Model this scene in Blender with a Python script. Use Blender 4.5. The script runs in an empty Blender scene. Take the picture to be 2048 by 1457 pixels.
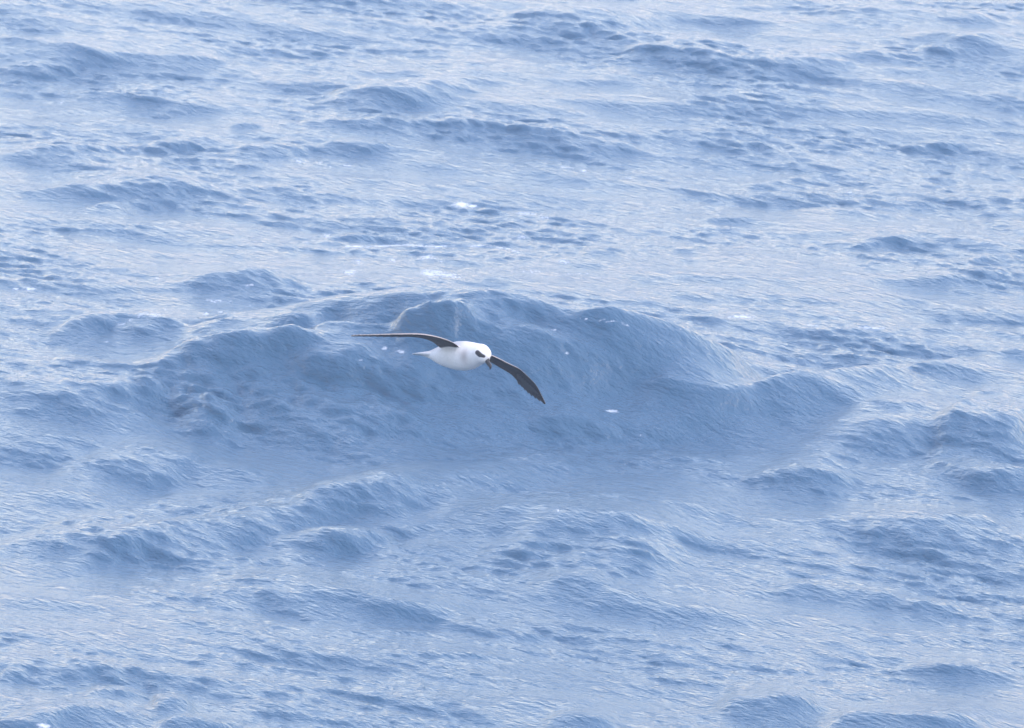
import bpy, bmesh, math
import numpy as np
from mathutils import Vector, Matrix

R = math.radians
SC = bpy.context.scene
COL = SC.collection
rng = np.random.default_rng(7)

# ------------------------------------------------------------------ camera
CAM_H = 8.6                     # deck of the ship above the sea
PITCH = R(11.0)                  # looking down at the water
HFOV = R(5.8)                    # long telephoto lens
W, H = 2048.0, 1457.0            # photograph's own pixels, used for directions only
TH = math.tan(HFOV / 2)
cam = bpy.data.cameras.new('camera')
cam.sensor_width = 36.0
cam.angle = HFOV
cam.clip_start = 0.5
cam.clip_end = 20000
cam_ob = bpy.data.objects.new('camera', cam)
cam_ob.location = (0, 0, CAM_H)
cam_ob.rotation_euler = (R(90) - PITCH, 0, 0)
COL.objects.link(cam_ob)
SC.camera = cam_ob
cam.dof.use_dof = True
cam.dof.focus_distance = 38.5
cam.dof.aperture_fstop = 18

# ------------------------------------------------------------------ sky, sun, exposure
SUN_EL, SUN_AZ = R(56), R(108)    # high on the right, veiled by thin cloud
world = bpy.data.worlds.new('World')
SC.world = world
world.use_nodes = True
wn = world.node_tree
sky = wn.nodes.new('ShaderNodeTexSky')
sky.sky_type = 'NISHITA'
sky.sun_disc = False
sky.sun_elevation = SUN_EL
sky.sun_rotation = SUN_AZ
sky.altitude = 0
sky.air_density = 1.25
sky.dust_density = 1.0
sky.ozone_density = 1.0
bg = wn.nodes['Background']
bg.inputs[1].default_value = 0.15
tint = wn.nodes.new('ShaderNodeVectorMath'); tint.operation = 'MULTIPLY'   # warm colour-balance tint over the whole sky, less blue
tint.inputs[1].default_value = (1.20, 1.0, 0.95)
wn.links.new(sky.outputs[0], tint.inputs[0])
wn.links.new(tint.outputs[0], bg.inputs[0])

sun = bpy.data.lights.new('sun', 'SUN')
sun.energy = 0.5
sun.angle = R(14)
sun.color = (1.0, 0.94, 0.85)
sun_ob = bpy.data.objects.new('sun', sun)
sd = Vector((math.sin(SUN_AZ) * math.cos(SUN_EL), math.cos(SUN_AZ) * math.cos(SUN_EL), math.sin(SUN_EL)))
sun_ob.rotation_euler = sd.to_track_quat('Z', 'Y').to_euler()
COL.objects.link(sun_ob)

vs = SC.view_settings
vs.view_transform = 'Standard'
vs.look = 'None'
vs.exposure = 1.72
vs.gamma = 1.0
vs.use_curve_mapping = False
SC.cycles.use_denoising = True
SC.cycles.volume_bounces = 1

# ------------------------------------------------------------------ pixel -> direction
cp, sp = math.cos(PITCH), math.sin(PITCH)
def ray(px, py):
    u = (px - W / 2) / (W / 2) * TH
    v = -(py - H / 2) / (W / 2) * TH
    # right = X, up = (0, sp, cp), forward = (0, cp, -sp)
    return np.array([u, cp + v * sp, -sp + v * cp])

def ground(px, py, z=0.0):
    d = ray(px, py)
    t = (z - CAM_H) / d[2]
    return d[0] * t, d[1] * t

# ------------------------------------------------------------------ materials
def nodes_of(name):
    m = bpy.data.materials.new(name)
    m.use_nodes = True
    nt = m.node_tree
    return m, nt, nt.nodes['Principled BSDF']

def water_material():
    m, nt, b = nodes_of('sea_water')
    N, L = nt.nodes.new, nt.links.new
    tc = N('ShaderNodeTexCoord')
    # fine wind ripples, two crossing trains of stretched noise
    bumps = None
    for ang, sx, sy, sc, dist, st in ((54, 0.30, 1.0, 38, 0.018, 0.6), (46, 0.36, 1.0, 85, 0.009, 0.6), (60, 0.4, 1.0, 17, 0.024, 0.4)):
        mp = N('ShaderNodeMapping'); mp.vector_type = 'TEXTURE'
        mp.inputs['Rotation'].default_value = (0, 0, R(-ang))
        mp.inputs['Scale'].default_value = (1 / sx, 1 / sy, 1)
        L(tc.outputs['Object'], mp.inputs[0])
        n = N('ShaderNodeTexNoise'); n.inputs['Scale'].default_value = sc
        n.inputs['Detail'].default_value = 3; n.inputs['Roughness'].default_value = 0.55
        L(mp.outputs[0], n.inputs['Vector'])
        bp = N('ShaderNodeBump'); bp.inputs['Distance'].default_value = dist
        bp.inputs['Strength'].default_value = st
        L(n.outputs[0], bp.inputs['Height'])
        if bumps: L(bumps.outputs[0], bp.inputs['Normal'])
        bumps = bp
    L(bumps.outputs[0], b.inputs['Normal'])
    b.inputs['IOR'].default_value = 1.34
    b.inputs['Specular IOR Level'].default_value = 0.6
    # foam: broken up by noise inside the places where the sea has it
    at = N('ShaderNodeAttribute'); at.attribute_name = 'foam'
    fm = N('ShaderNodeMapping'); fm.inputs['Scale'].default_value = (1, 0.55, 1)
    L(tc.outputs['Object'], fm.inputs[0])
    fn = N('ShaderNodeTexNoise'); fn.inputs['Scale'].default_value = 26; fn.inputs['Detail'].default_value = 5
    fn.inputs['Roughness'].default_value = 0.65
    L(fm.outputs[0], fn.inputs['Vector'])
    ad = N('ShaderNodeMath'); ad.operation = 'ADD'
    L(at.outputs['Fac'], ad.inputs[0]); L(fn.outputs[0], ad.inputs[1])
    mr = N('ShaderNodeMapRange'); mr.inputs['From Min'].default_value = 0.84; mr.inputs['From Max'].default_value = 1.28
    L(ad.outputs[0], mr.inputs['Value'])
    mc = N('ShaderNodeMix'); mc.data_type = 'RGBA'
    mc.inputs['A'].default_value = WATER_COL
    mc.inputs['B'].default_value = (0.80, 0.83, 0.86, 1)
    L(mr.outputs[0], mc.inputs['Factor'])
    L(mc.outputs['Result'], b.inputs['Base Color'])
    ro = N('ShaderNodeMapRange'); ro.inputs['To Min'].default_value = 0.09; ro.inputs['To Max'].default_value = 0.8
    L(mr.outputs[0], ro.inputs['Value']); L(ro.outputs[0], b.inputs['Roughness'])
    return m

WATER_COL = (0.033, 0.086, 0.145, 1)

# ------------------------------------------------------------------ the sea
# crest lines seen in the photograph: points (pixels), depth of the face in pixels, steepness
CRESTS = [
 # the big wave
 ([(690,640),(800,618),(880,598),(960,580),(1010,586),(1060,606),(1110,625),(1160,636),(1200,642),(1245,648),(1285,672),(1335,712),(1390,755),(1450,795),(1520,830),(1590,860)], 140, .45),
 ([(320,690),(400,662),(440,645),(500,610),(545,592),(575,590),(640,590),(720,592),(800,594),(870,596),(960,600),(1040,612),(1120,630),(1220,655)], 84, .32),
 ([(1170,606),(1250,622),(1320,641),(1400,668),(1460,698),(1520,730)], 55, .62, 1.2),
 ([(1010,640),(1070,655),(1130,680),(1180,715),(1230,760)], 45, .50, 0.8),
 ([(400,632),(450,628),(510,622),(560,606),(600,612),(650,630)], 45, .55, 0.8),
 ([(1550,722),(1620,750),(1680,785),(1740,810),(1810,838)], 75, .36),
 ([(1640,850),(1720,828),(1800,832),(1900,862)], 55, .30),
 ([(1880,838),(1960,822),(2060,840)], 75, .35),
 ([(320,712),(380,688),(430,690),(480,676),(540,668),(620,662)], 45, .60, 0.8),
 ([(470,690),(563,680),(652,688),(700,703),(760,720)], 52, .62, 0.8),
 ([(55,802),(100,790),(171,776),(261,754),(336,740),(374,750),(410,765)], 62, .36),
 ([(345,835),(400,800),(430,790),(460,808),(495,835)], 45, .34),
 ([(370,562),(440,548),(490,535),(530,538),(600,554)], 38, .42),
 ([(120,650),(155,632),(185,645),(228,642)], 26, .48),
 ([(265,662),(310,645),(330,622),(352,640)], 40, .4),
 ([(620,632),(700,640),(755,648),(775,637),(800,645),(836,668)], 48, .62, 0.8),
 ([(795,618),(860,600),(890,598),(945,614)], 42, .64, 0.8),
 ([(770,650),(845,630),(890,624),(930,640),(960,668),(1005,705),(1060,745),(1090,770)], 56, .48, 0.9),
 ([(1085,828),(1150,838),(1260,850),(1345,866)], 26, .36),
 ([(690,808),(760,815),(825,832)], 20, .34),
 ([(1290,770),(1350,752),(1420,770),(1490,800)], 40, .46, 1.0),
 ([(560,724),(640,712),(720,728),(800,755),(860,790)], 30, .46, 0.9),
 # lower half
 ([(610,945),(700,950),(800,945),(860,955),(900,985),(965,1002)], 60, .30),
 ([(870,1005),(960,1010),(1020,1000),(1100,1010),(1160,1020),(1240,1040),(1310,1068)], 70, .30),
 ([(990,1070),(1060,1080),(1130,1090),(1200,1080),(1260,1090),(1360,1122)], 60, .26),
 ([(590,985),(680,1000),(750,1005),(830,1012)], 40, .28),
 ([(590,1060),(680,1060),(720,1075),(738,1102)], 40, .36),
 ([(440,1140),(530,1147),(600,1160),(700,1180),(780,1200),(870,1214)], 38, .42),
 ([(890,1238),(980,1255),(1060,1272)], 15, .35),
 ([(1080,1145),(1180,1160),(1260,1185),(1340,1215),(1410,1222)], 30, .30),
 ([(1490,955),(1539,943),(1625,932),(1680,945),(1720,960)], 40, .32),
 ([(1940,955),(2000,933),(2060,936)], 42, .38),
 ([(1740,1052),(1800,1043),(1900,1025),(2010,1032)], 50, .26),
 ([(1560,1160),(1640,1170),(1720,1185),(1810,1187)], 20, .32),
 ([(1820,1212),(1870,1202),(1915,1203)], 15, .35),
 ([(1440,1398),(1530,1395),(1560,1383),(1600,1390),(1640,1412)], 36, .42),
 ([(1650,1425),(1740,1415),(1780,1430),(1830,1420),(1880,1430),(1960,1452)], 42, .42),
 ([(1770,1332),(1850,1328),(1895,1325),(1950,1338),(2030,1352)], 18, .42),
 ([(170,1382),(230,1377),(280,1386)], 20, .42),
 ([(300,1404),(350,1389),(385,1406)], 27, .48),
 ([(50,1432),(120,1415),(180,1408),(235,1422)], 25, .32),
 ([(-20,1442),(50,1436),(105,1456)], 26, .52),
 ([(330,1437),(390,1434),(445,1456)], 25, .42),
 ([(90,1352),(160,1341),(220,1333)], 12, .32),
 ([(0,1342),(28,1336),(55,1345)], 15, .42),
 ([(120,930),(200,915),(290,935),(350,950)], 50, .26),
 ([(20,1065),(120,1060),(220,1075),(300,1090)], 60, .22),
 ([(330,1040),(420,1020),(500,1050),(560,1085)], 60, .22),
 ([(1090,1440),(1150,1428),(1220,1445)], 22, .36),
 ([(1000,1390),(1080,1395),(1160,1410)], 18, .32),
 # upper part
 ([(1000,24),(1100,10),(1180,30),(1260,52)], 52, .32),
 ([(1260,84),(1330,90),(1400,100),(1450,110),(1505,126)], 36, .36),
 ([(1490,118),(1560,110),(1640,110),(1710,124)], 30, .38),
 ([(1640,16),(1720,10),(1800,20),(1900,20),(2010,26)], 42, .30),
 ([(1910,80),(2000,60),(2060,60)], 42, .28),
 ([(1840,95),(1900,88),(1965,106)], 20, .3),
 ([(-20,72),(60,80),(130,80),(200,95),(270,134)], 42, .36),
 ([(140,192),(200,175),(260,180),(330,195),(430,212)], 32, .42),
 ([(240,96),(310,110),(380,105),(450,124)], 30, .30),
 ([(660,184),(740,168),(800,165),(850,180),(898,208)], 46, .32),
 ([(590,244),(720,240),(780,235),(850,245),(950,240),(1020,250)], 30, .26),
 ([(1010,252),(1100,265),(1180,280),(1270,297)], 25, .30),
 ([(455,252),(490,243),(524,253)], 12, .40),
 ([(290,284),(330,275),(385,296)], 20, .36),
 ([(475,292),(520,282),(595,302)], 26, .38),
 ([(650,280),(700,285),(745,298)], 20, .36),
 ([(-10,312),(50,300),(120,290),(200,285),(250,303)], 26, .36),
 ([(80,378),(180,365),(260,360),(340,365),(420,388)], 36, .32),
 ([(195,400),(230,410),(275,432)], 15, .32),
 ([(1800,294),(1860,285),(1900,282),(1945,291)], 12, .42),
 ([(1570,422),(1640,410),(1700,412),(1800,437)], 26, .36),
 ([(1400,438),(1480,435),(1515,441)], 10, .42),
 ([(1690,492),(1760,475),(1800,468),(1835,476)], 18, .42),
 ([(1910,522),(1960,510),(2015,505)], 12, .36),
 ([(1850,562),(1950,545),(2050,534)], 20, .32),
 ([(1165,502),(1220,493),(1275,501)], 20, .36),
 ([(1490,374),(1560,360),(1640,350)], 15, .32),
 ([(1830,357),(1880,350),(1925,366)], 15, .32),
 ([(-10,140),(50,130),(90,145),(120,160)], 20, .35),
 ([(640,478),(690,462),(760,466),(800,470)], 14, .4),
]

PXM = W / (2 * TH * CAM_H / sp)     # pixels per metre on the water at mid-frame

MAXM = 0.9
class Ridge:
    def __init__(self, pts, face, s, back=2.0):
        s = s * (0.85 if face > 80 else 0.70 if face > 30 else 0.64)
        self.wf = (face / PXM) / (1.5 * sp + 0.78 * cp * s)
        self.A = s * self.wf
        pts = np.array(pts, float)
        px = np.linspace(pts[0, 0], pts[-1, 0], 4 * len(pts))
        py = np.interp(px, pts[:, 0], pts[:, 1])
        k = np.array([1, 2, 3, 2, 1.]) / 9
        py = np.convolve(np.pad(py, 2, mode='edge'), k, 'valid')
        # the crest runs nearly straight over the water; its rise and fall along the way is height
        g = []
        for qx, qy in zip(px, py):
            d = ray(qx, qy)
            y = np.linspace(34, 58, 481); k = y / d[1]
            over = CAM_H + d[2] * k - base_height(d[0] * k, y) - self.A
            j = int(np.argmax(over < 0)) or 240                 # first place where the line of sight meets the crest's height
            w = over[j - 1] / (over[j - 1] - over[j]) if j and over[j] < 0 else 0
            yy = y[j - 1] + w * (y[j] - y[j - 1])
            g.append((d[0] / d[1] * yy, yy))
        p = np.array(g)
        e = float(np.clip(np.polyfit(p[:, 0], p[:, 1], 1)[0], -MAXM, MAXM))
        self.o = p.mean(0)
        self.t = np.array([1.0, e]) / math.hypot(1.0, e)       # along the crest
        self.f = np.array([self.t[1], -self.t[0]])              # down its front, towards the lens
        al, hk = [], []
        for qx, qy in zip(px, py):
            d = ray(qx, qy)
            # where the line of sight meets the upright plane through the crest line
            q = (self.o @ self.f) / (d[:2] @ self.f)
            hit = d * q
            z = CAM_H + hit[2]
            own = z - base_height(np.array([hit[0]]), np.array([hit[1]]))[0]
            al.append((hit[:2] - self.o) @ self.t); hk.append(own / self.A)
        self.al = np.array(al)
        hk = np.clip(hk, 0.08 if face > 80 else 0.4, 1.7)
        w = max(2, len(hk) // 10)
        for _ in range(2):
            hk = np.convolve(np.pad(hk, w, mode='edge'), np.ones(2 * w + 1) / (2 * w + 1), 'valid')
        pad_u = np.arange(1, 2 * w + 1) * (al[1] - al[0])
        self.al, self.au = np.array(al), np.concatenate([al[0] - pad_u[::-1], al, al[-1] + pad_u])
        self.hk = np.concatenate([np.full(2 * w, hk[0]), hk, np.full(2 * w, hk[-1])])
        self.hk = np.convolve(np.pad(self.hk, w, mode='edge'), np.ones(2 * w + 1) / (2 * w + 1), 'valid')
        self.wb = self.wf * (0.95 if face > 80 else back)
        self.end = 0.34
        self.half = abs(al[-1] - al[0]) / 2 + 9 * self.wf
    def eval(self, X, Y):
        out = np.zeros_like(X)
        sel = np.where((np.abs(X - self.o[0]) < self.half) & (np.abs(Y - self.o[1]) < self.half))[0]
        if len(sel) == 0:
            return out
        rx, ry = X[sel] - self.o[0], Y[sel] - self.o[1]
        u = rx * self.t[0] + ry * self.t[1]
        d = rx * self.f[0] + ry * self.f[1]
        par = (u - self.al[0]) / (self.al[-1] - self.al[0])
        a = np.clip((par + .14) / self.end, 0, 1) * np.clip((1.14 - par) / self.end, 0, 1)
        a = a * a * (3 - 2 * a)
        hk = np.interp(u, self.au, self.hk)
        wf = self.wf * (0.45 + 0.55 * a) * np.maximum(hk, 0.35) ** 0.6
        t = np.abs(d) / wf
        ee = 0.18
        fr = np.exp(-(np.sqrt(t * t + ee * ee) - ee)) - 0.14 * np.exp(-((t - 2.6) / 1.1) ** 2)
        tb = t * self.wf / self.wb
        bk = np.exp(-(tb ** 2) * 0.9 - 0.25 * tb)
        out[sel] = self.A * a * hk * np.where(d > 0, fr, bk)
        return out

RIDGES = []
def swell(X, Y):
    # long low swell running under everything
    return (0.036 * np.cos(2 * math.pi * (Y + 0.25 * X - 36.0) / 9.0)
            + 0.018 * np.sin(2 * math.pi * (-0.55 * X + 0.83 * Y) / 4.6 + 0.4))
def base_height(X, Y):
    z = swell(X, Y)
    for r in RIDGES:
        z = z + r.eval(X, Y)
    return z

for c in sorted(CRESTS, key=lambda c: -c[1]):
    RIDGES.append(Ridge(*c))

# short wind waves: one spectrum synthesised in a periodic tile
TILE, TN = 20.48, 2048
def spectrum(lmin, lmax, power, main_dir, spread, slope_rms, seed):
    g = np.random.default_rng(seed)
    k1 = np.fft.fftfreq(TN, TILE / TN) * 2 * math.pi
    KX, KY = np.meshgrid(k1, k1, indexing='xy')
    K = np.hypot(KX, KY); K[0, 0] = 1
    amp = K ** (-power)
    kmin, kmax = 2 * math.pi / lmax, 2 * math.pi / lmin
    amp *= np.exp(-(kmin / K) ** 4) * np.exp(-(K / kmax) ** 2)
    c = np.abs((KX * math.cos(main_dir) + KY * math.sin(main_dir)) / K)
    amp *= c ** spread
    amp[0, 0] = 0
    f = np.fft.fft2(g.standard_normal((TN, TN))) * amp
    h = np.fft.ifft2(f).real
    sx = np.fft.ifft2(1j * KX * f).real
    sy = np.fft.ifft2(1j * KY * f).real
    k = slope_rms / math.sqrt((sx ** 2 + sy ** 2).mean())
    dx = np.fft.ifft2(-1j * KX / K * f).real * k
    dy = np.fft.ifft2(-1j * KY / K * f).real * k
    return (h * k).astype(np.float32), (dx).astype(np.float32), (dy).astype(np.float32)

def sample(a, X, Y):
    fx = (X / TILE * TN) % TN; fy = (Y / TILE * TN) % TN
    ix = np.floor(fx).astype(int); iy = np.floor(fy).astype(int)
    tx = fx - ix; ty = fy - iy
    ix %= TN; iy %= TN
    jx = (ix + 1) % TN; jy = (iy + 1) % TN
    return (a[iy, ix] * (1 - tx) * (1 - ty) + a[iy, jx] * tx * (1 - ty) + a[jy, ix] * (1 - tx) * ty + a[jy, jx] * tx * ty)

MAIN = math.atan2(0.72, 0.69)
mid_w = spectrum(0.14, 1.4, 2.0, MAIN, 2.2, 0.078, 3)
small_w = spectrum(0.04, 0.20, 1.8, MAIN - 0.1, 2.6, 0.150, 5)
patch_w = spectrum(0.5, 3.0, 1.6, MAIN, 0.5, 1.0, 9)[0]
patch_w = patch_w / patch_w.std()

FOAM = [  # (px, py, half-width px, half-height px, amount)
 (925,410,26,7,.62),(945,412,14,5,.6),(1060,428,45,5,.45),(1090,436,20,4,.4),(652,472,12,6,.55),(612,484,12,5,.45),
 (870,547,40,9,.55),(905,552,30,6,.5),(850,515,30,7,.45),(785,520,14,5,.45),(720,525,16,7,.45),(700,545,25,8,.42),
 (1045,475,20,6,.45),(1120,472,14,5,.4),(1130,522,30,8,.42),(1060,545,40,5,.38),(600,322,14,6,.5),(640,325,10,4,.45),
 (700,332,18,3,.5),(660,335,8,3,.4),(120,206,18,3,.42),(1130,335,30,4,.4),(1170,342,14,4,.5),(1260,357,18,3,.42),
 (1700,386,18,3,.42),(1480,634,36,4,.5),(1620,651,26,3,.5),(1740,656,38,3,.52),(1218,643,34,4,.52),(1108,660,9,4,.5),
 (1133,708,7,5,.55),(1360,660,8,4,.5),(1396,672,7,3,.5),(1418,690,6,3,.45),(1180,822,12,4,.5),(1224,823,16,4,.6),
 (1064,747,9,5,.5),(300,630,45,7,.42),(430,602,34,5,.45),(410,628,14,4,.5),(450,625,30,4,.4),(40,578,40,4,.42),
 (310,556,14,5,.48),(310,530,10,4,.35),(60,577,30,3,.45),(720,722,8,4,.45),(770,697,12,5,.5),(800,703,14,6,.45),
 (1115,1021,6,5,.55),(655,1058,8,3,.5),(85,1452,28,9,.62),(520,550,9,6,.45),(1910,712,12,4,.4),(1530,725,9,5,.42),
 (240,1262,14,3,.4),(210,1245,16,2,.38),(330,1255,10,2,.36),(1700,1100,10,2,.35),(215,685,30,4,.35),(60,680,20,4,.35),
 (480,575,40,4,.35),(380,590,30,5,.35),(560,602,20,4,.38),(500,570,14,4,.45),
]
STREAKS = [  # thin foam lines
 ([(690,494),(760,493),(815,490),(870,494),(900,491),(960,492),(1010,496),(1040,506)], 3.0, .58),
 ([(835,512),(865,517),(885,525)], 3.0, .5),
 ([(1160,638),(1200,640),(1245,648),(1262,655)], 2.5, .5),
 ([(225,655),(270,638),(335,618)], 6.0, .42),
 ([(455,630),(490,615),(530,600)], 4.0, .40),
 ([(1060,540),(1100,548),(1180,548)], 2.5, .45),
 ([(1285,842),(1300,852),(1320,858)], 2.0, .45),
 ([(1276,868),(1295,878),(1320,880)], 2.0, .45),
 ([(1455,636),(1500,629),(1512,634)], 2.0, .5),
 ([(1690,650),(1720,655),(1770,656)], 1.6, .5),
 ([(1080,322),(1120,332),(1170,342),(1260,362)], 3.0, .34),
 ([(860,640),(880,648),(930,670)], 3.0, .3),
]

def project(X, Y, Z):
    dz = Z - CAM_H
    fwd = Y * cp - dz * sp
    up = Y * sp + dz * cp
    return W / 2 + (X / fwd) / TH * W / 2, H / 2 - (up / fwd) / TH * W / 2

def axis(lo, hi, step, far, grow=1.13):
    a = list(np.arange(lo, hi + step * .5, step))
    s = step; v = a[-1]; up = []
    while v < far:
        s = min(s * grow, far / 6); v += s; up.append(v)
    s = step; v = a[0]; dn = []
    while v > -far:
        s = min(s * grow, far / 6); v -= s; dn.append(v)
    return np.array(dn[::-1] + a + up)

def build_sea():
    xs = axis(-3.3, 3.3, 0.0072, 3000.0)
    ys = axis(34.8, 57.5, 0.0195, 3000.0)
    nx, ny = len(xs), len(ys)
    X, Y = np.meshgrid(xs, ys)
    X = X.ravel(); Y = Y.ravel()
    dxs = np.gradient(xs); dys = np.gradient(ys)
    cell = np.maximum(*np.meshgrid(dxs, dys)).ravel()
    z = swell(X, Y)
    near = np.clip((8 - np.abs(X)) / 4, 0, 1)
    for r in RIDGES:
        z += r.eval(X, Y)
    # away from the sheltered patch the sea keeps a comparable chop of its own
    fade_m = np.clip(1.6 - cell / 0.25, 0, 1); fade_s = np.clip(1.6 - cell / 0.04, 0, 1)
    pt = sample(patch_w, X, Y)
    gust = np.clip(0.75 + 0.50 * pt, 0.20, 1.9)
    hm = sample(mid_w[0], X, Y) * fade_m; hs = sample(small_w[0], X, Y) * fade_s * gust
    broken = np.exp(-((X + 0.85) / 0.9) ** 2 - ((Y - 43.4) / 1.7) ** 2)
    gm = (0.75 + 0.25 * gust) * (1 + 1.3 * broken)
    hs = hs * (1 + 0.7 * broken)
    z += hm * gm + hs
    Xo = X + 0.9 * (sample(mid_w[1], X, Y) * fade_m * gm) + 0.7 * sample(small_w[1], X, Y) * fade_s * gust
    Yo = Y + 0.9 * (sample(mid_w[2], X, Y) * fade_m * gm) + 0.7 * sample(small_w[2], X, Y) * fade_s * gust
    Yo = Yo - 0.8 * hm * gm - 0.6 * hs      # crests lean towards the lee, steep in front
    co = np.stack([Xo, Yo, z], 1).astype(np.float32)
    # foam amount per vertex
    foam = np.zeros(len(X), np.float32)
    vis = np.where((np.abs(X) < 3.3) & (Y > 34) & (Y < 58))[0]
    px, py = project(Xo[vis], Yo[vis], z[vis])
    f = np.zeros(len(vis), np.float32)
    for cx, cy, hw, hh, am in FOAM:
        q = ((px - cx) / hw) ** 2 + ((py - cy - 0.06 * (px - cx)) / hh) ** 2
        f = np.maximum(f, 1.0 * am * np.exp(-q * 0.8))
    for pts, wd, am in STREAKS:
        p = np.array(pts, float)
        yc = np.interp(px, p[:, 0], p[:, 1], left=-999, right=-999)
        f = np.maximum(f, 0.86 * am * np.exp(-((py - yc) / wd) ** 2))
    foam[vis] = f
    me = bpy.data.meshes.new('water')
    nv = nx * ny
    i = np.arange(nx - 1)[None, :] + np.arange(ny - 1)[:, None] * nx
    quads = np.stack([i, i + 1, i + 1 + nx, i + nx], -1).reshape(-1, 4)
    nq = len(quads)
    me.vertices.add(nv); me.vertices.foreach_set('co', co.ravel())
    me.loops.add(nq * 4); me.loops.foreach_set('vertex_index', quads.ravel().astype(np.int32))
    me.polygons.add(nq)
    me.polygons.foreach_set('loop_start', np.arange(0, nq * 4, 4, dtype=np.int32))
    me.polygons.foreach_set('use_smooth', np.ones(nq, bool))
    me.update(calc_edges=True)
    at = me.attributes.new('foam', 'FLOAT', 'POINT'); at.data.foreach_set('value', foam)
    me.materials.append(water_material())
    o = bpy.data.objects.new('water', me)
    COL.objects.link(o)
    o['kind'] = 'structure'
    o['label'] = 'open blue sea ruffled by wind with one steep wave'
    print('sea quads', nq)
    return o

build_sea()

# ------------------------------------------------------------------ the petrel
DB = 36.1                              # metres from the lens: a 1 m wingspan bird
BPX = W / (2 * TH * DB)                # pixels per metre there
RIGHT = np.array([1, 0, 0.]); UP = np.array([0, sp, cp]); TOW = -np.array([0, cp, -sp])
def bp_(px, py, w):                    # pixel and metres towards the lens -> world
    d = ray(px, py)
    d = d / (d @ -TOW)
    return np.array([0, 0, CAM_H]) + d * (DB - w)

ORIGIN = bp_(925, 712, 0.0)
def loc(px, py, w): return bp_(px, py, w) - ORIGIN

LAT = RIGHT * -0.68 + UP * 0.12 + TOW * 0.72; LAT /= np.linalg.norm(LAT)   # towards its right wing
FWD = RIGHT * 0.70 - UP * 0.06 + TOW * 0.70; FWD /= np.linalg.norm(FWD)
FWD = FWD - LAT * (FWD @ LAT); FWD /= np.linalg.norm(FWD)
DORS = np.cross(FWD, -LAT); DORS /= np.linalg.norm(DORS)
if DORS[2] < 0: DORS = -DORS

SPH = [(847,709.6,3.6,-.143),(856,709.6,6.0,-.128),(867,710,10.5,-.107),(879,711,16.5,-.084),(892,711.3,22.3,-.06),(905,711.5,26.3,-.036),(918,712,29.3,-.012),
       (929,712.3,29.8,.006),(939,712,27.8,.024),(948,710.5,24.5,.042),(955,709.3,22,.056),(961,708.2,20.2,.068),(964.5,709.5,18.2,.076)]
dense = []
for a, b in zip(SPH[:-1], SPH[1:]):
    for t in np.linspace(0, 1, 4, endpoint=False):
        dense.append([a[i] * (1 - t) + b[i] * t for i in range(4)])
dense.append(list(SPH[-1]))
CENT = np.array([loc(p[0], p[1], p[3]) for p in dense]); RAD = np.array([p[2] for p in dense]) / BPX

RW = [((926,701,.035),(893,703,-.055)),((908,687.5,.075),(880,697.5,-.03)),((885,678.5,.118),(864,685.5,.01)),((858,672.4,.165),(845,678.2,.06)),
      ((836,670.0,.195),(822,675.4,.09)),((805,669.9,.207),(790,674.8,.115)),((770,670.6,.204),(758,673.9,.135)),((735,671.2,.193),(728,673.3,.155)),((702,671.8,.177),(702.5,672.6,.174))]
LW = [((940,697,-.03),(925,710,-.13)),((981,711.5,-.085),(968,722,-.18)),((995,717.3,-.105),(982.5,727,-.20)),((1016,727.8,-.135),(1002.5,739,-.235)),((1036,737,-.168),(1022.5,751.3,-.272)),
      ((1047,745,-.198),(1034.5,764,-.30)),((1060,757.5,-.245),(1046.3,774.8,-.342)),((1072,770,-.30),(1059.4,787.2,-.385)),((1082,788,-.375),(1073.8,798,-.43)),((1091.5,808,-.462),(1089.5,808.3,-.468))]

def catmull(P, n):
    P = np.array(P, float); Q = []
    for i in range(len(P) - 1):
        p0 = P[max(i - 1, 0)]; p1 = P[i]; p2 = P[i + 1]; p3 = P[min(i + 2, len(P) - 1)]
        for t in np.linspace(0, 1, n, endpoint=False):
            Q.append(0.5 * ((2 * p1) + (-p0 + p2) * t + (2 * p0 - 5 * p1 + 4 * p2 - p3) * t * t + (-p0 + 3 * p1 - 3 * p2 + p3) * t ** 3))
    Q.append(P[-1])
    return np.array(Q)

def add_wing(bm, stations):
    le = catmull([loc(*s[0]) for s in stations], 5)
    te = catmull([loc(*s[1]) for s in stations], 5)
    n = 9
    rows = []
    for k in range(len(le)):
        ch = te[k] - le[k]; c = np.linalg.norm(ch)
        span = le[min(k + 1, len(le) - 1)] - le[max(k - 1, 0)]
        nrm = np.cross(ch, span); nrm /= np.linalg.norm(nrm)
        if nrm @ DORS < 0: nrm = -nrm
        f = k / (len(le) - 1)
        thick = 0.010 * (1 - 0.7 * f)
        ring = []
        for side in (1, -1):
            ts = np.linspace(0, 1, n) if side == 1 else np.linspace(1, 0, n)[1:-1]
            for t in ts:
                prof = thick * (2.6 * math.sqrt(t) * (1 - t) ** 1.3) * 0.5 + 0.0016
                camb = 0.05 * c * 4 * t * (1 - t)
                ring.append(bm.verts.new(le[k] + ch * t + nrm * (camb + side * prof)))
        rows.append(ring)
    m = len(rows[0])
    for a, b in zip(rows[:-1], rows[1:]):
        for i in range(m):
            bm.faces.new((a[i], a[(i + 1) % m], b[(i + 1) % m], b[i]))
    bm.faces.new(rows[0]); bm.faces.new(rows[-1][::-1])
    return le, te

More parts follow.
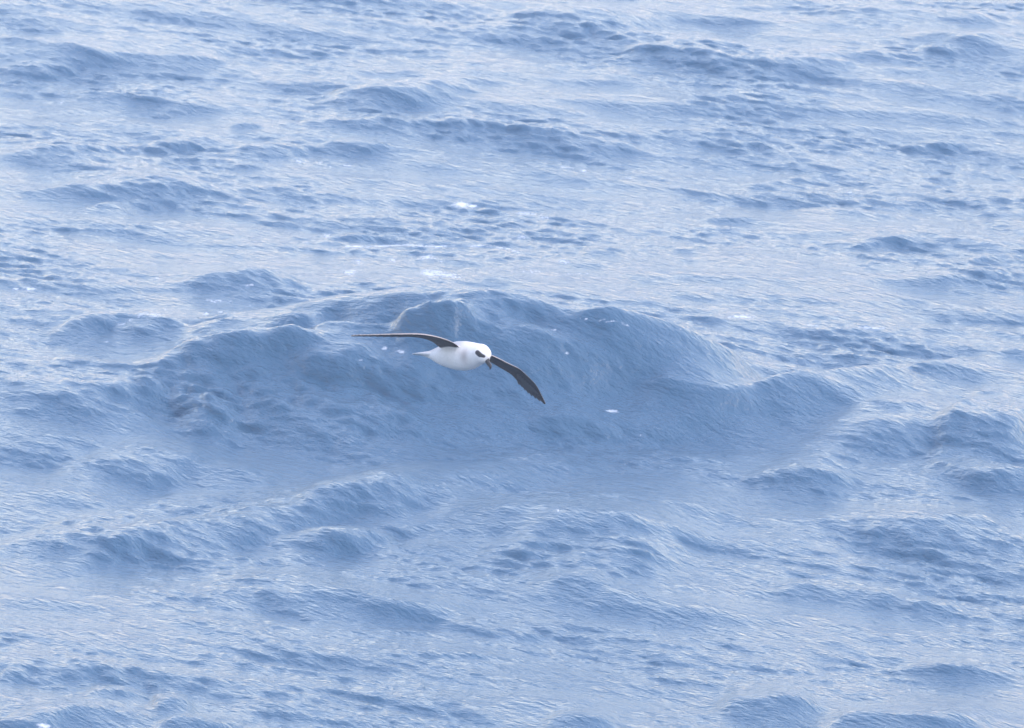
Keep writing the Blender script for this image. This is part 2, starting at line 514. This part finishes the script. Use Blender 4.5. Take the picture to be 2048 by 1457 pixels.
def add_tail(bm):
    # flat wedge of folded tail feathers
    a = loc(872, 708.6, -.098); b = loc(831, 709.6, -.185)
    rows = []
    for t in np.linspace(0, 1, 9):
        c = a * (1 - t) + b * t
        wd = 0.022 + 0.012 * math.sin(t * 2.4)
        if t > .85: wd *= 0.75
        th = 0.0125 * (1 - t) ** 1.3 + 0.0020
        ring = [bm.verts.new(c + LAT * wd * math.cos(q) + DORS * th * math.sin(q)) for q in np.linspace(0, 2 * math.pi, 14, endpoint=False)]
        rows.append(ring)
    m = 14
    for r, s in zip(rows[:-1], rows[1:]):
        for i in range(m): bm.faces.new((r[i], r[(i + 1) % m], s[(i + 1) % m], s[i]))
    bm.faces.new(rows[0]); bm.faces.new(rows[-1][::-1])

HEAD = loc(961, 708.2, .068)
BILL_DIR = RIGHT * 0.40 - UP * 0.72 + TOW * 0.56; BILL_DIR /= np.linalg.norm(BILL_DIR)
HLAT = LAT - BILL_DIR * (LAT @ BILL_DIR); HLAT /= np.linalg.norm(HLAT)
def mirror_head(p): return p - HLAT * 2 * ((p - HEAD) @ HLAT)
def on_head(px, py, lift=0.0):
    # nearest-to-lens point of the head above this pixel
    best = None
    for c, r in zip(CENT, RAD):
        o = np.array([0, 0, CAM_H]) - ORIGIN; d = ray(px, py); d = d / np.linalg.norm(d)
        q = o - c; B = q @ d; C = q @ q - (r + lift) ** 2
        if B * B - C > 0:
            t = -B - math.sqrt(B * B - C)
            if best is None or t < best: best = t
    return o + d * best

def sstep(a, b, x):
    t = np.clip((x - a) / (b - a), 0, 1); return t * t * (3 - 2 * t)

def build_bird():
    bird = bpy.data.objects.new('petrel', None)
    bird.empty_display_size = 0.1
    COL.objects.link(bird)
    bird.location = Vector(ORIGIN)
    bird['label'] = 'white-bodied petrel with dark outstretched wings gliding low over the sea'
    bird['category'] = 'bird'
    bm = bmesh.new()
    for c, r in zip(CENT, RAD):
        bmesh.ops.create_icosphere(bm, subdivisions=4, radius=r, matrix=Matrix.Translation(Vector(c)))
    wr = add_wing(bm, RW); wl = add_wing(bm, LW)
    add_tail(bm)
    bmesh.ops.recalc_face_normals(bm, faces=bm.faces)
    raw = bpy.data.meshes.new('raw'); bm.to_mesh(raw); bm.free()
    tmp = bpy.data.objects.new('raw', raw); COL.objects.link(tmp)
    md = tmp.modifiers.new('r', 'REMESH'); md.mode = 'VOXEL'; md.voxel_size = 0.0016; md.use_smooth_shade = True
    sm = tmp.modifiers.new('s', 'SMOOTH'); sm.factor = 0.5; sm.iterations = 3
    dg = bpy.context.evaluated_depsgraph_get()
    me = bpy.data.meshes.new_from_object(tmp.evaluated_get(dg))
    bpy.data.objects.remove(tmp)
    me.name = 'body'
    n = len(me.vertices)
    P = np.empty(n * 3, np.float32); me.vertices.foreach_get('co', P); P = P.reshape(-1, 3).astype(float)
    NR = np.empty(n * 3, np.float32); me.vertices.foreach_get('normal', NR); NR = NR.reshape(-1, 3).astype(float)
    dbody = np.full(n, 9.0)
    for c, r in zip(CENT, RAD): dbody = np.minimum(dbody, np.linalg.norm(P - c, axis=1) - r)
    col = np.tile(np.array([0.67, 0.665, 0.65]), (n, 1))
    up = NR @ DORS
    # pale grey mantle and rump
    alongf = P @ FWD
    man = sstep(0.1, 0.7, up) * sstep(0.06, -0.01, alongf)
    col = col * (1 - man[:, None]) + np.array([0.40, 0.40, 0.41]) * man[:, None]
    # grey half collar at the side of the breast
    for sgn in (1, -1):
        pt = on_head(927.5, 713)
        if sgn < 0: pt = pt - LAT * 2 * (pt @ LAT)
        q = P - pt
        g = np.exp(-((q @ FWD) / 0.016) ** 2 - ((q @ DORS) / 0.030) ** 2 - ((q @ LAT) / 0.03) ** 2) * 0.72
        col = col * (1 - g[:, None]) + np.array([0.33, 0.30, 0.29]) * g[:, None]
    # tail
    tl = sstep(0.003, 0.008, dbody) * (alongf < -0.10) * sstep(-0.11, -0.15, alongf)
    col = col * (1 - 0.35 * tl[:, None]) + np.array([0.45, 0.46, 0.48]) * 0.35 * tl[:, None]
    # wings
    wm = np.zeros(n); lead = np.zeros(n); cov = np.zeros(n)
    for le, te in (wr, wl):
        dmin = np.full(n, 9.0); tt = np.zeros(n)
        for k in range(len(le)):
            ch = te[k] - le[k]; L2 = ch @ ch
            t = np.clip(((P - le[k]) @ ch) / L2, 0, 1)
            d = np.linalg.norm(P - le[k] - t[:, None] * ch, axis=1)
            b = d < dmin
            dmin[b] = d[b]; tt[b] = t[b]
        on = sstep(0.022, 0.012, dmin)
        wm = np.maximum(wm, on)
        lead = np.where(on > .3, np.maximum(lead, sstep(0.10, 0.02, tt)), lead)
        cov = np.where(on > .3, np.maximum(cov, sstep(0.55, 0.8, tt) * 0.5), cov)
    wm = wm * sstep(-0.001, 0.010, dbody)
    nz = np.sin(P[:, 0] * 310 + 2 * np.sin(P[:, 1] * 190)) * np.sin(P[:, 2] * 270 + P[:, 1] * 240) * 0.5 + 0.5
    upw = sstep(-0.15, 0.35, up)
    dark = np.array([0.030, 0.030, 0.033]); above = np.array([0.17, 0.155, 0.145])
    wc = dark * (1 - upw[:, None]) + above * upw[:, None]
    rim_light = (lead * sstep(-0.25, 0.25, up))[:, None] * 0.85
    wc = wc * (1 - rim_light) + np.array([0.50, 0.45, 0.42]) * rim_light  # bright highlight on the upper leading edge, painted into the wing colour
    cm = (cov * nz * 0.5)[:, None]
    wc = wc * (1 - cm) + np.array([0.20, 0.18, 0.18]) * cm
    col = col * (1 - wm[:, None]) + wc * wm[:, None]
    # dark patch round and in front of each eye
    A = on_head(954.5, 705.5); B = on_head(959.5, 710.0); C = on_head(968.0, 713.2)
    for fn in (lambda p: p, mirror_head):
        d = np.full(n, 9.0)
        for p, q, r0, r1 in ((fn(A), fn(B), 5.0, 5.0), (fn(B), fn(C), 4.6, 3.0)):
            v = q - p; t = np.clip(((P - p) @ v) / (v @ v), 0, 1)
            d = np.minimum(d, np.linalg.norm(P - p - t[:, None] * v, axis=1) - (r0 + (r1 - r0) * t) / BPX)
        e = sstep(0.0016, -0.0016, d)[:, None]
        col = col * (1 - e) + np.array([0.035, 0.035, 0.04]) * e
    ca = me.color_attributes.new('plumage', 'FLOAT_COLOR', 'POINT')
    ca.data.foreach_set('color', np.concatenate([col, np.ones((n, 1))], 1).astype(np.float32).ravel())
    # material
    m, nt, b = nodes_of('plumage')
    at = nt.nodes.new('ShaderNodeAttribute'); at.attribute_name = 'plumage'
    tc = nt.nodes.new('ShaderNodeTexCoord')
    no = nt.nodes.new('ShaderNodeTexNoise'); no.inputs['Scale'].default_value = 120; no.inputs['Detail'].default_value = 4
    nt.links.new(tc.outputs['Object'], no.inputs['Vector'])
    mr = nt.nodes.new('ShaderNodeMapRange'); mr.inputs['To Min'].default_value = 0.86; mr.inputs['To Max'].default_value = 1.08
    nt.links.new(no.outputs[0], mr.inputs['Value'])
    mx = nt.nodes.new('ShaderNodeVectorMath'); mx.operation = 'SCALE'
    nt.links.new(at.outputs['Color'], mx.inputs[0]); nt.links.new(mr.outputs[0], mx.inputs['Scale'])
    nt.links.new(mx.outputs[0], b.inputs['Base Color'])
    b.inputs['Roughness'].default_value = 0.75
    b.inputs['Specular IOR Level'].default_value = 0.25
    bu = nt.nodes.new('ShaderNodeBump'); bu.inputs['Distance'].default_value = 0.002; bu.inputs['Strength'].default_value = 0.4
    nt.links.new(no.outputs[0], bu.inputs['Height']); nt.links.new(bu.outputs[0], b.inputs['Normal'])
    me.materials.clear(); me.materials.append(m)
    body = bpy.data.objects.new('body', me); COL.objects.link(body); body.parent = bird

    # primaries: long narrow feathers fanning from the hand to the trailing edge
    fm, fnt, fb = nodes_of('flight_feather')
    fno = fnt.nodes.new('ShaderNodeTexNoise'); fno.inputs['Scale'].default_value = 90
    fr = fnt.nodes.new('ShaderNodeValToRGB')
    fr.color_ramp.elements[0].color = (0.024, 0.024, 0.027, 1); fr.color_ramp.elements[1].color = (0.055, 0.052, 0.052, 1)
    fnt.links.new(fno.outputs[0], fr.inputs[0]); fnt.links.new(fr.outputs[0], fb.inputs['Base Color'])
    fb.inputs['Roughness'].default_value = 0.6
    for le, te in (wr, wl):
        K = len(le) - 1
        for i in range(10):
            f0 = 0.50 + 0.042 * i; f1 = min(f0 + 0.10 + 0.012 * i, 0.985)
            def at_(arr, f):
                g = f * K; j = min(int(g), K - 1); return arr[j] * (1 - (g - j)) + arr[j + 1] * (g - j)
            root = at_(le, f0) * 0.55 + at_(te, f0) * 0.45
            tip_l, tip_t = at_(le, f1), at_(te, f1)
            tip = tip_t + (tip_t - tip_l) * 0.07 + (tip_t - root) * 0.04
            ax = tip - root; ln = np.linalg.norm(ax); ax = ax / ln
            nr = np.cross(te[K // 2] - le[K // 2], at_(le, min(f0 + .1, 1)) - at_(le, f0 - .1)); nr /= np.linalg.norm(nr)
            if nr @ DORS < 0: nr = -nr
            nr = nr - ax * (nr @ ax); nr /= np.linalg.norm(nr)
            sd_ = np.cross(ax, nr)
            fbm = bmesh.new(); rows = []
            for t in np.linspace(0, 1, 7):
                wd = 0.0085 * (0.55 + 0.9 * t * (1 - t)) * (1 if t < .8 else max(0.12, math.sqrt(max(0, 1 - ((t - .8) / .2) ** 2))))
                c = root + ax * ln * t + nr * (0.004 * 4 * t * (1 - t) * 0.3)
                rows.append([fbm.verts.new(c + sd_ * wd), fbm.verts.new(c + nr * 0.0008), fbm.verts.new(c - sd_ * wd), fbm.verts.new(c - nr * 0.0008)])
            for r, s in zip(rows[:-1], rows[1:]):
                for j in range(4): fbm.faces.new((r[j], r[(j + 1) % 4], s[(j + 1) % 4], s[j]))
            fbm.faces.new(rows[0]); fbm.faces.new(rows[-1][::-1])
            bmesh.ops.recalc_face_normals(fbm, faces=fbm.faces)
            fme = bpy.data.meshes.new('primary_feather'); fbm.to_mesh(fme); fbm.free(); fme.materials.append(fm)
            fo = bpy.data.objects.new('primary_feather', fme); COL.objects.link(fo); fo.parent = body

    # bill
    bmat, bnt, bb = nodes_of('horn')
    bno = bnt.nodes.new('ShaderNodeTexNoise'); bno.inputs['Scale'].default_value = 300
    br = bnt.nodes.new('ShaderNodeValToRGB')
    br.color_ramp.elements[0].color = (0.008, 0.008, 0.010, 1); br.color_ramp.elements[1].color = (0.022, 0.022, 0.026, 1)
    bnt.links.new(bno.outputs[0], br.inputs[0]); bnt.links.new(br.outputs[0], bb.inputs['Base Color'])
    bb.inputs['Roughness'].default_value = 0.4
    base = loc(973.3, 719.5, .088)
    BU = np.cross(BILL_DIR, HLAT); BU /= np.linalg.norm(BU)
    if BU @ (RIGHT + UP * .5) < 0: BU = -BU
    def loft(name, spine, parent):
        q = bmesh.new(); rows = []
        for a, u, hw, hh in spine:
            a, u, hw, hh = a * 1.1, u * 1.12, hw * 1.12, hh * 1.12
            c = base + BILL_DIR * a + BU * u
            rows.append([q.verts.new(c + HLAT * hw * math.cos(t) + BU * hh * math.sin(t)) for t in np.linspace(0, 2 * math.pi, 12, endpoint=False)])
        for r, s in zip(rows[:-1], rows[1:]):
            for j in range(12): q.faces.new((r[j], r[(j + 1) % 12], s[(j + 1) % 12], s[j]))
        q.faces.new(rows[0]); q.faces.new(rows[-1][::-1])
        bmesh.ops.recalc_face_normals(q, faces=q.faces)
        for f in q.faces: f.smooth = True
        me2 = bpy.data.meshes.new(name); q.to_mesh(me2); q.free(); me2.materials.append(bmat)
        o = bpy.data.objects.new(name, me2); COL.objects.link(o); o.parent = parent
        return o
    um = loft('upper_mandible', [(-.008,.001,.0085,.0075),(.004,.001,.0078,.0068),(.013,.0005,.0062,.0055),(.021,.001,.0050,.0050),(.027,.0015,.0045,.0055),(.032,.0002,.0038,.0052),(.036,-.0035,.0026,.0038),(.038,-.007,.0011,.0016)], bird)
    loft('nostril_tube', [(-.002,.0068,.0028,.0024),(.006,.0068,.0029,.0026),(.0125,.0058,.0028,.0024),(.0135,.0052,.0018,.0014)], um)
    loft('lower_mandible', [(-.006,-.0055,.0065,.0032),(.006,-.0052,.0056,.0030),(.018,-.0045,.0042,.0026),(.027,-.0044,.0030,.0022),(.0305,-.0048,.0014,.0010)], bird)
    # eyes
    em, ent, eb = nodes_of('eye')
    eno = ent.nodes.new('ShaderNodeTexNoise'); er = ent.nodes.new('ShaderNodeValToRGB')
    er.color_ramp.elements[0].color = (0.006, 0.005, 0.005, 1); er.color_ramp.elements[1].color = (0.016, 0.012, 0.010, 1)
    ent.links.new(eno.outputs[0], er.inputs[0]); ent.links.new(er.outputs[0], eb.inputs['Base Color'])
    eb.inputs['Roughness'].default_value = 0.08
    ep = on_head(960.0, 709.5)
    for p in (ep, mirror_head(ep)):
        q = bmesh.new(); bmesh.ops.create_uvsphere(q, u_segments=20, v_segments=12, radius=0.0045)
        inw = (HEAD - p); inw /= np.linalg.norm(inw)
        bmesh.ops.translate(q, verts=q.verts, vec=Vector(p + inw * 0.0028))
        for f in q.faces: f.smooth = True
        me3 = bpy.data.meshes.new('eye'); q.to_mesh(me3); q.free(); me3.materials.append(em)
        o = bpy.data.objects.new('eye', me3); COL.objects.link(o); o.parent = bird
    return bird

build_bird()

# ------------------------------------------------------------------ sea haze
def build_haze():
    bm = bmesh.new()
    bmesh.ops.create_cube(bm, size=1.0)
    lo, hi = Vector((-4500, -4500, -2.0)), Vector((4500, 4500, CAM_H + 1.5))
    for v in bm.verts:
        v.co = Vector([lo[i] + (v.co[i] + .5) * (hi[i] - lo[i]) for i in range(3)])
    me = bpy.data.meshes.new('haze'); bm.to_mesh(me); bm.free()
    m = bpy.data.materials.new('sea_haze'); m.use_nodes = True
    nt = m.node_tree
    for n in list(nt.nodes):
        if n.type != 'OUTPUT_MATERIAL': nt.nodes.remove(n)
    pv = nt.nodes.new('ShaderNodeVolumePrincipled')
    pv.inputs['Color'].default_value = (0.80, 0.88, 1.0, 1)
    pv.inputs['Density'].default_value = 0.0014
    nt.links.new(pv.outputs[0], nt.nodes['Material Output'].inputs['Volume'])
    me.materials.append(m)
    o = bpy.data.objects.new('haze', me); COL.objects.link(o)
    o['kind'] = 'stuff'
    o['label'] = 'thin pale sea haze over the water'
    o['category'] = 'haze'
    return o

build_haze()
